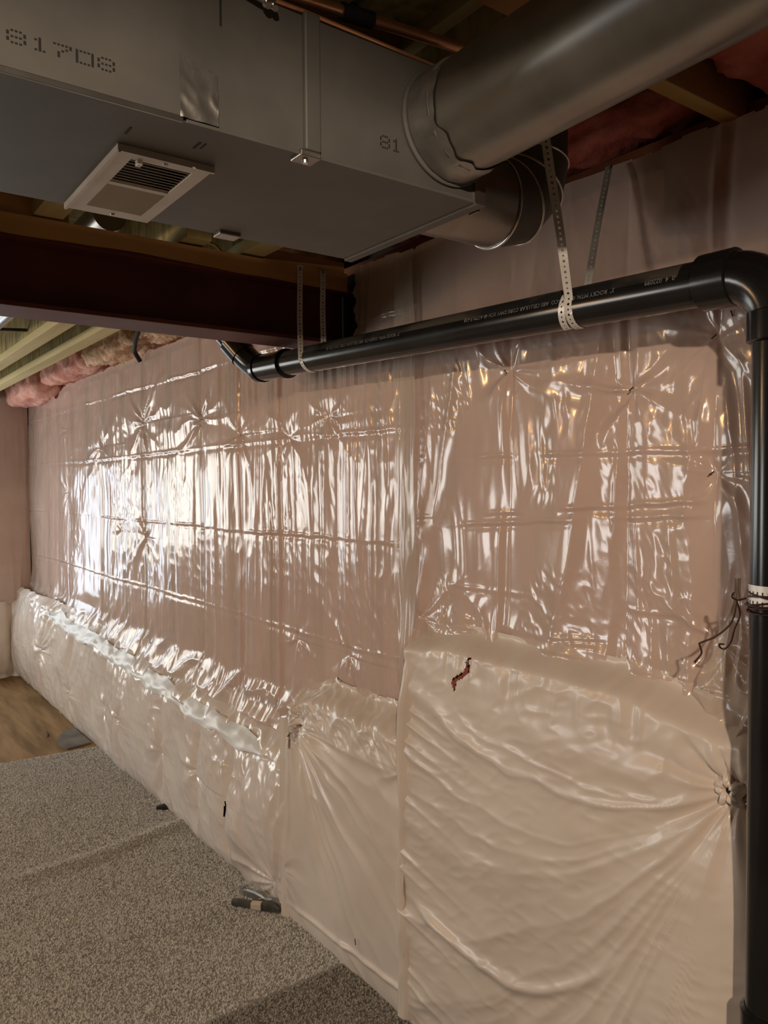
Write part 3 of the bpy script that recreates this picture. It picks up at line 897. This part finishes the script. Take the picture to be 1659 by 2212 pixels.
# ------------------------------------------------------------------ end elbow turning up beside the wall
ed = thing('elbow_duct', 'gored galvanised elbow duct turning up from the trunk end near the wall', 'duct', (1.15, 1.255, 2.2))
ey, ez, er, R_ = 1.255, 2.305, .090, .112
ex0 = 1.205
tube('start_collar', [(DXE, ey, ez), (1.075, ey, ez)], er + .003, M_GALVB, ed, seg=56)
ring = lambda path, r=.0035: None
prev = (1.06, ey, ez)
pts = [(1.06, ey, ez), (ex0, ey, ez)]
for k in range(1, 4):
    a = math.radians(90 * k / 3)
    pts.append((ex0 + R_ * math.sin(a), ey, ez + R_ * (1 - math.cos(a))))
pts.append((ex0 + R_, ey, 2.70))


def miter_ring(i, r, seg=56):
    p = Vector(pts[i])
    d0 = (Vector(pts[i]) - Vector(pts[i - 1])).normalized() if i > 0 else (Vector(pts[1]) - Vector(pts[0])).normalized()
    d1 = (Vector(pts[i + 1]) - Vector(pts[i])).normalized() if i < len(pts) - 1 else d0
    nrm = (d0 + d1).normalized()
    yv = Vector((0, 1, 0))
    v = nrm.cross(yv).normalized()
    c_ = max(nrm.dot(d0), .5)
    return [(p + yv * (r * math.cos(2 * PI * k / seg)) + v * (r / c_ * math.sin(2 * PI * k / seg))) for k in range(seg)], nrm


for i in range(len(pts) - 1):
    A, na_ = miter_ring(i, er + .0015 * (i % 2))
    Bq, nb_ = miter_ring(i + 1, er + .0015 * (i % 2))
    s_ = len(A)
    V = [p[:] for p in A + Bq]
    Fc = [[k, (k + 1) % s_, s_ + (k + 1) % s_, s_ + k] for k in range(s_)]
    mk('gore' if i else 'sleeve', V, Fc, M_GALVB if i == 0 else M_GALV, ed, True)
    if i:
        C2, nn = miter_ring(i, er + .0015)
        g = tube_geo([p[:] for p in C2] + [C2[0][:]], .0032, 8, False)
        mk('bead', *g, M_CHROME, ed, True)
box('pull_tab', (1.085, 1.09, ey - .09, ey - .05, 2.24, 2.285), M_FOIL, ed, .001)

# ------------------------------------------------------------------ black drain pipe with fittings
pr = .0445
zline = lambda y: 2.087 + .0337 * (y - .995)
dp = thing('drain_pipe', 'black plastic drain pipe crossing the wall and dropping down at the right edge', 'pipe', (1.40, .724, 0))
run = tube('pipe_run', [(1.40, .80, zline(.80)), (1.40, 2.62, zline(2.62))], pr, M_ABS, dp, seg=48)
zc = zline(.82)
arc = [(1.40, .724 + .098 * (1 - math.cos(a)), zc - .098 + .098 * math.sin(a)) for a in [math.radians(q) for q in range(0, 91, 10)]]
tube('elbow', arc, .049, M_ABS, dp, seg=44)
tube('hub', [(1.40, .800, zc), (1.40, .803, zc), (1.40, .868, zline(.868)), (1.40, .871, zline(.871))], [.050, .054, .0535, .046], M_ABS, dp, seg=44)
tube('hub', [(1.40, .724, 2.006), (1.40, .724, 2.002), (1.40, .724, 1.952), (1.40, .724, 1.948)], [.047, .0535, .0535, .046], M_ABS, dp, seg=44)
stk = tube('stack', [(1.40, .724, .02), (1.40, .724, 1.97)], pr, M_ABS, dp, seg=48)
tube('coupling', [(1.40, .724, .735), (1.40, .724, .728), (1.40, .724, .60), (1.40, .724, .595)], [.046, .0535, .0535, .046], M_ABS, dp, seg=44)
# far end: coupling and a bend rising behind the beam
tube('coupling', [(1.40, 2.50, zline(2.5)), (1.40, 2.503, zline(2.5)), (1.40, 2.525, zline(2.525)), (1.40, 2.527, zline(2.525))], [.046, .0535, .0535, .0485], M_ABS, dp, seg=44)
tube('hub', [(1.40, 2.527, zline(2.53)), (1.40, 2.70, zline(2.70))], .0492, M_ABS, dp, seg=44)
e0 = Vector((1.40, 2.70, zline(2.70)))
d0, d1 = Vector((0, 1, .034)).normalized(), Vector((-.42, .52, .74)).normalized()
path = []
for k in range(10):
    t_ = k / 9
    path.append((e0 + d0 * (.085 * t_) * (1 - t_ * .5) * 1.2 + d1 * (.10 * t_ * t_))[:])
tube('elbow', path, .049, M_ABS, dp, seg=44)
tube('coupling', [(e0 + d0 * -.005)[:], (e0 + d0 * .018)[:]], .0535, M_ABS, dp, seg=44)
e1 = Vector(path[-1])
tube('coupling', [(e1 - d1 * .02)[:], (e1 + d1 * .05)[:]], .0535, M_ABS, dp, seg=44)
tube('riser', [e1[:], (e1 + d1 * .40)[:]], pr, M_ABS, dp, seg=44)
# dust lying on the top of the run (thin shell over the upper quarter)
V, Fc = [], []
nd, na = 120, 9
for i in range(nd):
    y = .90 + (2.48 - .90) * i / (nd - 1)
    for j in range(na):
        a = math.radians(40 + 122 * j / (na - 1))
        V.append((1.40 + math.cos(a) * (pr + .0004), y, zline(y) + math.sin(a) * (pr + .0004)))
for i in range(nd - 1):
    for j in range(na - 1):
        Fc.append([i * na + j, i * na + j + 1, (i + 1) * na + j + 1, (i + 1) * na + j])
mk('dust_film', V, Fc, M_DUST, dp, True)


def text_geo(body, size):
    cu = bpy.data.curves.new('lettering', 'FONT')
    cu.body = body
    cu.size = size
    cu.resolution_u = 2
    o = bpy.data.objects.new('lettering', cu)
    col.objects.link(o)
    dg_ = bpy.context.evaluated_depsgraph_get()
    me = bpy.data.meshes.new_from_object(o.evaluated_get(dg_))
    V = np.array([v.co[:] for v in me.vertices])
    Fc = [list(p.vertices) for p in me.polygons]
    bpy.data.objects.remove(o)
    bpy.data.curves.remove(cu)
    bpy.data.meshes.remove(me)
    return V, Fc


# print on the run: upside down, starting near the elbow and reading toward the far end
ang0 = math.radians(160)
for body, y0 in (('3"  ROCKY MTN. COLBY-CO  ABS CELLULAR CORE DWV SCH 40 ASTM F-628', 1.045), ('-0  4  022099', .90), ('3"  ROCKY MTN. COLBY-CO  ABS CELLULAR CORE DWV SCH 40', 1.78)):
    V, Fc = text_geo(body, .0135)
    y = y0 + V[:, 0]
    a = ang0 + V[:, 1] / pr
    W3 = np.stack([1.40 + np.cos(a) * (pr + .0007), y, zline(y) + np.sin(a) * (pr + .0007)], -1)
    mk('printed_lettering', W3, Fc, M_PRINT, dp)
V, Fc = text_geo('3" ROCKY MTN. COLBY-CO  CULR  ABS CELLULAR CORE  SCH 40 ASTM F-628-96 HMF-1', .0135)
k_ = (1.84 - 1.13) / V[:, 0].max()
z = 1.13 + V[:, 0] * k_
# facing roughly toward the room, a little left of the pipe's middle
a = math.radians(208) + V[:, 1] / pr
W3 = np.stack([1.40 + np.cos(a) * (pr + .0007), .724 + np.sin(a) * (pr + .0007), z], -1)
mk('printed_lettering', W3, Fc, M_PRINT, dp)


# ------------------------------------------------------------------ perforated straps
def strap_geo(path, wdirs, width=.019, cell=.0115, th=.0009):
    P_ = [Vector(p) for p in path]
    W_ = [Vector(q).normalized() for q in wdirs]
    cum = [0]
    for i in range(1, len(P_)): cum.append(cum[-1] + (P_[i] - P_[i - 1]).length)
    n = int(cum[-1] / cell)

    def at(s):
        for i in range(1, len(cum)):
            if s <= cum[i] + 1e-9:
                t = (s - cum[i - 1]) / max(cum[i] - cum[i - 1], 1e-9)
                return P_[i - 1].lerp(P_[i], t), W_[i - 1].lerp(W_[i], t).normalized()
        return P_[-1], W_[-1]
    V, Fc = [], []
    for c_ in range(n):
        rr = .0031 if c_ % 2 else .0022
        (pa, wa), (pm, wm), (pb, wb) = at(c_ * cell), at((c_ + .5) * cell), at((c_ + 1) * cell)

        def q(u, v):           # u along -1..1, v across -1..1
            p = pa.lerp(pm, u + 1) if u < 0 else pm.lerp(pb, u)
            ww = wa.lerp(wm, u + 1) if u < 0 else wm.lerp(wb, u)
            return p + ww * (v * width / 2)
        b0 = len(V)
        for k in range(8):
            a = PI / 4 * k
            cx, cy = math.cos(a), math.sin(a)
            mxx = max(abs(cx), abs(cy))
            V.append(q(cx / mxx, cy / mxx)[:])
        for k in range(8):
            a = PI / 4 * k
            V.append(q(rr * math.cos(a) / (cell / 2), rr * math.sin(a) / (width / 2))[:])
        for k in range(8):
            k2 = (k + 1) % 8
            Fc.append([b0 + k, b0 + k2, b0 + 8 + k2, b0 + 8 + k])
    return V, Fc


def strap(name, label, legs, nails, group='perforated pipe straps'):
    t = thing(name, label, 'pipe strap', legs[0][0][0], group)
    for path, wd, m in legs:
        V, Fc = strap_geo(path, wd)
        o = mk('band', V, Fc, m, t)
        md = o.modifiers.new('thickness', 'SOLIDIFY')
        md.thickness = .0011
        md.offset = 0
    for p, d in nails:
        V, Fc = tube_geo([p, tuple(Vector(p) + Vector(d) * .004)], .005, 10)
        mk('nail_head', V, Fc, M_TOOLG, t)
    return t


def loop_under(y, zc, r, a0, a1, n=14, dy=0):
    return [(1.40 + r * math.cos(math.radians(a0 + (a1 - a0) * k / n)), y + dy * k / n, zc + r * math.sin(math.radians(a0 + (a1 - a0) * k / n))) for k in range(n + 1)]


sr = pr + .0018
y1 = 2.33
zc1 = zline(y1)
lp = loop_under(y1, zc1, sr, 172, 365)
path = [(1.366, 2.349, 2.447)] + [(1.364, 2.347, 2.40)] + [(1.3575, 2.340, 2.26)] + lp + [(1.452, 2.345, 2.30), (1.456, 2.348, 2.39), (1.457, 2.349, 2.446)]
wd = [(1, -.2, 0)] * 2 + [(1, -.25, 0)] + [(.6, -1, 0)] * 2 + [(0, -1, 0)] * (len(lp) - 4) + [(.5, -1, 0)] * 2 + [(1, -.3, 0), (1, -.2, 0), (1, -.2, 0)]
strap('pipe_strap', 'perforated metal strap looped from the plank on the beam under the pipe', [(path, wd, M_STRAP)], [((1.366, 2.349, 2.435), (0, -1, 0)), ((1.457, 2.349, 2.435), (0, -1, 0))])
y2 = 1.165
zc2 = zline(y2)
lp = loop_under(y2, zc2, sr, 168, 360, 14, .02)
pA = [(1.225, 1.125, 2.452), (1.262, 1.138, 2.36), (1.31, 1.152, 2.24)] + lp[:]
wA = [(.75, -.66, 0)] * 3 + [(.3, -1, 0)] * 3 + [(0, -1, 0)] * (len(lp) - 3)
pB = [lp[-1], (1.455, 1.195, 2.16), (1.50, 1.205, 2.30), (1.555, 1.215, 2.455)]
wB = [(0, -1, 0), (.2, -1, 0), (.1, -1, 0), (.1, -1, 0)]
lp2 = loop_under(y2 + .012, zc2, sr + .0014, 150, 260, 10, .022)
strap('pipe_strap', 'perforated metal strap hanging in front of the elbow duct around the pipe', [(pA, wA, M_STRAP), (pB, wB, M_STRAPD), (lp2, [(0, -1, 0)] * len(lp2), M_STRAP)], [((1.553, 1.213, 2.448), (-1, 0, 0))])

# ------------------------------------------------------------------ copper lines above the duct
cpy = thing('copper_pipe', 'copper pipe with black foam sleeve above the trunk duct', 'pipe', (.9, 1.085, 2.45))
cz = lambda x: 2.462 + .09 * (x - .70)
cp = lambda x: (x, 1.085, cz(x))
tube('tube', [cp(.35), cp(1.30)], .0095, M_COPPER, cpy, seg=18)
tube('foam_sleeve', [cp(.712), cp(.772)], .0135, M_RUBBER, cpy, seg=18)
tube('foam_sleeve', [cp(.25), cp(.60)], .0135, M_RUBBER, cpy, seg=18)
tube('fitting', [(.738, 1.085, cz(.738) + .012), (.752, 1.085, cz(.75) + .028)], .010, M_GALVB, cpy, seg=14)
tag(tube('thin_copper_tube', [(.50, 1.045, 2.409), (.62, 1.045, 2.4115), (.88, 1.05, 2.411), (1.0, 1.06, 2.414)], .0035, M_COPPER, seg=10), 'thin copper tube lying along the top edge of the trunk duct', 'pipe')
hb = thing('pipe_clip', 'bright zinc pipe clip with two screw heads on the duct top edge', 'clip', (.54, 1.035, 2.385))
tube('arm', [(.505, 1.03, 2.402), (.535, 1.028, 2.398), (.558, 1.028, 2.396)], [.006, .008, .008], M_CHROME, hb, seg=14)
for x in (.547, .558):
    tube('screw_head', [(x, 1.028, 2.390), (x, 1.022, 2.384)], [.0065, .0045], M_CHROME, hb, seg=12)

# ------------------------------------------------------------------ tie wire on the stack
tw = thing('tie_wire', 'rusty tie wire wound around the standpipe with two loose hooked ends', 'wire', (1.40, .724, 1.47))
V, Fc = [], []
na = 40
for i in range(na):
    a = math.radians(90 + 250 * i / (na - 1))
    for z in (1.478, 1.516):
        V.append((1.40 + math.cos(a) * (pr + .0012), .724 + math.sin(a) * (pr + .0012), z))
Fc = [[2 * i, 2 * i + 1, 2 * i + 3, 2 * i + 2] for i in range(na - 1)]
mk('metal_band', V, Fc, M_STRAP, tw, True)
sl = []
for i in range(6, 34, 2):
    a = math.radians(90 + 250 * i / (na - 1))
    for z0_ in (1.500, 1.483):
        c0 = Vector((1.40 + math.cos(a) * (pr + .0018), .724 + math.sin(a) * (pr + .0018), z0_))
        tx = Vector((-math.sin(a), math.cos(a), 0)) * .0012
        up_ = Vector((0, 0, .005))
        q = [c0 - tx - up_, c0 + tx - up_, c0 + tx + up_, c0 - tx + up_]
        sl.append(([p[:] for p in q], [[0, 1, 2, 3]]))
mk('band_slots', *join(*sl), M_DARK, tw)
for k, (z0_, tilt, ph) in enumerate([(1.497, .006, 0), (1.492, -.007, 1.1), (1.483, .004, 2.0), (1.474, -.004, .5), (1.487, .010, 2.9), (1.469, .003, 1.7)]):
    path = []
    for i in range(41):
        a = 2 * PI * i / 40
        rr = pr + .004 + .003 * math.sin(2 * a + ph)
        path.append((1.40 + rr * math.cos(a), .724 + rr * math.sin(a), z0_ + tilt * math.sin(a + ph)))
    mk('wire_turn', *tube_geo(path, .0018, 8), M_WIRE, tw, True)


def smooth_path(P_, n=8):
    P_ = [Vector(p) for p in P_]
    out = []
    for i in range(len(P_) - 1):
        a, b, c_, d = P_[max(i - 1, 0)], P_[i], P_[i + 1], P_[min(i + 2, len(P_) - 1)]
        for k in range(n):
            t = k / n
            out.append((.5 * ((2 * b) + (c_ - a) * t + (2 * a - 5 * b + 4 * c_ - d) * t * t + (3 * b - a - 3 * c_ + d) * t ** 3))[:])
    out.append(P_[-1][:])
    return out


tube('loose_end', smooth_path([(1.372, .765, 1.489), (1.378, .785, 1.483), (1.38, .796, 1.487), (1.38, .792, 1.495), (1.38, .788, 1.478), (1.38, .797, 1.440), (1.38, .826, 1.410), (1.38, .858, 1.392), (1.38, .8615, 1.388), (1.38, .857, 1.374), (1.38, .862, 1.364), (1.38, .872, 1.352)]), .0019, M_WIRE, tw, seg=8)
tube('loose_end', smooth_path([(1.385, .790, 1.480), (1.39, .786, 1.455), (1.39, .797, 1.425), (1.39, .803, 1.402), (1.39, .815, 1.386), (1.39, .825, 1.387), (1.39, .826, 1.393), (1.39, .817, 1.394)]), .0019, M_WIRE, tw, seg=8)

# ------------------------------------------------------------------ carpets
def carpet(name, x0, x1, y0, y1, z0, m, mt, label, ripple, edge=None, tuft=None, seed=1, dens=42000):
    xs, yy = np.arange(x0, x1 + .001, .02), np.arange(y0, y1 + .001, .02)
    XX, YY = np.meshgrid(xs, yy, indexing='ij')
    hh = lambda X_, Y_: z0 + .010 + .004 * (fbm(X_ / .35, Y_ / .35, seed, 2) - .5) + ripple(X_, Y_)
    H_ = hh(XX, YY)
    if edge: YY = YY + edge(XX) * sst(y1 - .4, y1, YY)
    nx_, ny_ = H_.shape
    V = np.stack([XX, YY, H_], -1).reshape(-1, 3)
    i = np.arange(nx_ - 1)[:, None] * ny_ + np.arange(ny_ - 1)[None, :]
    Q = np.stack([i, i + ny_, i + ny_ + 1, i + 1], -1).reshape(-1, 4)
    # skirt down to the floor
    per = [(a, 0) for a in range(nx_)] + [(nx_ - 1, b) for b in range(1, ny_)] + [(a, ny_ - 1) for a in range(nx_ - 2, -1, -1)] + [(0, b) for b in range(ny_ - 2, 0, -1)]
    pid = np.array([a * ny_ + b for a, b in per])
    low = V[pid].copy()
    low[:, 2] = z0 + .001
    k0 = len(V)
    V = np.concatenate([V, low])
    n_ = len(pid)
    j = np.arange(n_)
    S = np.stack([pid[j], k0 + j, k0 + (j + 1) % n_, pid[(j + 1) % n_]], -1)
    t = thing(name, label, 'carpet', ((x0 + x1) / 2, (y0 + y1) / 2, z0))
    mk_np('backing', V, np.concatenate([Q, S]), m, t)
    tx0, tx1, ty0, ty1 = tuft
    rng = np.random.RandomState(seed)
    n_ = int((tx1 - tx0) * (ty1 - ty0) * dens)
    px, py = rng.uniform(tx0, tx1, n_), rng.uniform(ty0, ty1, n_)
    an = rng.uniform(0, 2 * PI, n_)
    ln = rng.uniform(.0035, .0075, n_)
    hz = rng.uniform(.003, .0075, n_)
    wdt = rng.uniform(.0016, .0028, n_)
    zb = hh(px, py) - .001
    if edge: py = py + edge(px) * sst(y1 - .4, y1, py)
    dx, dy = np.cos(an), np.sin(an)
    b0 = np.stack([px - dy * wdt, py + dx * wdt, zb], -1)
    b1 = np.stack([px + dy * wdt, py - dx * wdt, zb], -1)
    t1 = np.stack([px + dx * ln + dy * wdt * .7, py + dy * ln - dx * wdt * .7, zb + hz], -1)
    t0 = np.stack([px + dx * ln - dy * wdt * .7, py + dy * ln + dx * wdt * .7, zb + hz], -1)
    V = np.stack([b0, b1, t1, t0], 1).reshape(-1, 3)
    Q = np.arange(n_ * 4).reshape(-1, 4)
    tag(mk_np('pile', V, Q, mt, t, smooth=False), kind='stuff')
    return t


rip = lambda X_, Y_: .022 * np.exp(-((Y_ - (3.66 + .10 * (X_ - 1.0) + .03 * np.sin(X_ * 5))) / .05) ** 2) * sst(.45, .9, X_) + .008 * np.exp(-((Y_ - (3.05 - .12 * X_)) / .10) ** 2)
carpet('carpet', -1.6, 1.50, 2.292, 5.21, 0, M_CARPET, M_TUFT, 'large grey carpet piece on the floor along the white blankets', rip,
       lambda X_: .03 * np.sin(X_ * 3.0) + .05 * (X_ - 1.0) * .3, (-.05, 1.49, 2.292, 5.21), 31, 48000)
carpet('carpet', -1.6, 1.50, .8, 2.280, 0, M_CARPET2, M_TUFT2, 'darker grey carpet piece in the bottom foreground past the seam', lambda X_, Y_: .004 * np.exp(-((Y_ - 2.27) / .03) ** 2), None, (.25, 1.49, 1.60, 2.280), 32, 50000)
# small rounded offcut on the bare subfloor
P2 = [(1.455, 5.30), (1.300, 5.265), (1.275, 5.36), (1.285, 5.47), (1.33, 5.58), (1.40, 5.68), (1.46, 5.70)]
V = [(x, y, .001) for x, y in P2] + [(x, y, .012) for x, y in P2]
n_ = len(P2)
Fc = [list(range(n_)), [n_ + k for k in range(n_)][::-1]] + [[k, n_ + k, n_ + (k + 1) % n_, (k + 1) % n_] for k in range(n_)]
tag(mk('carpet_scrap', V, Fc, M_CARPET2), 'small rounded carpet offcut on the bare wood floor by the wall', 'carpet')
tag(mk('wood_splinter', *tube_geo([(1.262, 5.62, .004), (1.273, 5.667, .006), (1.285, 5.75, .004)], [.003, .006, .002], 6), M_INK), 'tiny dark splinter lying on the bare wood floor', 'splinter')

# ------------------------------------------------------------------ spring clamp and a small black clip on the carpet
sc = thing('spring_clamp', 'dark spring clamp with a paper label lying on the carpet by the wall', 'clamp', (1.42, 2.79, .014))
def chan(path, wid, hgt):
    V, Fc = [], []
    P_ = [Vector(p) for p in path]
    hgt = [1.25 * q for q in hgt]
    for i, p in enumerate(P_):
        t = (P_[min(i + 1, len(P_) - 1)] - P_[max(i - 1, 0)]).normalized()
        sd_ = Vector((-t.y, t.x, 0)).normalized()
        ww = wid[i] / 2
        for a, b in ((-1, 0), (-1, .75), (-.7, 1), (.7, 1), (1, .75), (1, 0)):
            V.append((p + sd_ * (a * ww) + Vector((0, 0, b * hgt[i])))[:])
    for i in range(len(P_) - 1):
        for k in range(6):
            k2 = (k + 1) % 6
            Fc.append([i * 6 + k, i * 6 + k2, (i + 1) * 6 + k2, (i + 1) * 6 + k])
    Fc += [[5, 4, 3, 2, 1, 0], [(len(P_) - 1) * 6 + k for k in range(6)]]
    return V, Fc
zf = .016
lo_h = mk('lower_handle', *chan([(1.352, 2.862, zf), (1.366, 2.842, zf), (1.398, 2.800, zf + .002), (1.420, 2.772, zf + .002), (1.446, 2.742, zf), (1.468, 2.716, zf), (1.480, 2.700, zf)], [.020, .022, .020, .022, .024, .022, .012], [.020, .022, .020, .022, .026, .024, .012]), M_TOOL, sc)
mk('paper_label', *chan([(1.402, 2.790, zf + .004), (1.428, 2.756, zf + .004)], [.0232, .0244], [.0195, .0225]), M_PAPER, lo_h)
mk('upper_handle', *chan([(1.425, 2.905, zf), (1.432, 2.882, zf + .004), (1.445, 2.835, zf + .006), (1.456, 2.800, zf + .004), (1.463, 2.765, zf)], [.014, .018, .018, .020, .018], [.022, .024, .026, .026, .022]), M_TOOLG, sc)
mk('jaw', *chan([(1.455, 2.775, zf + .006), (1.470, 2.745, zf + .012), (1.486, 2.712, zf + .006), (1.494, 2.690, zf)], [.012, .016, .014, .008], [.022, .024, .020, .012]), M_TOOLG, sc)
tube('spring', [(1.412 + .010 * math.cos(k * .9), 2.80 + .010 * math.sin(k * .9) - .0012 * k, zf + .022 + .001 * math.sin(k)) for k in range(24)], .0016, M_BRASS, sc, seg=6)
tube('pivot', [(1.436, 2.786, zf + .01), (1.436, 2.786, zf + .030)], .006, M_BRASS, sc, seg=12)
mk('handle_tip', *chan([(1.418, 2.925, zf), (1.426, 2.904, zf + .006)], [.008, .014], [.026, .026]), M_CHROME, sc)
sc.location.x -= .022
sc.location.y += .012
bk = thing('black_clip', 'tiny black plastic clip on the carpet by the long low blanket', 'clip', (1.452, 3.965, .012))
mk('body', *chan([(1.425, 3.985, .013), (1.452, 3.962, .013), (1.475, 3.945, .013)], [.024, .030, .022], [.012, .020, .012]), M_INK, bk)
tube('pin', [(1.442, 3.97, .03), (1.458, 3.955, .034)], .004, M_TOOL, bk, seg=8)
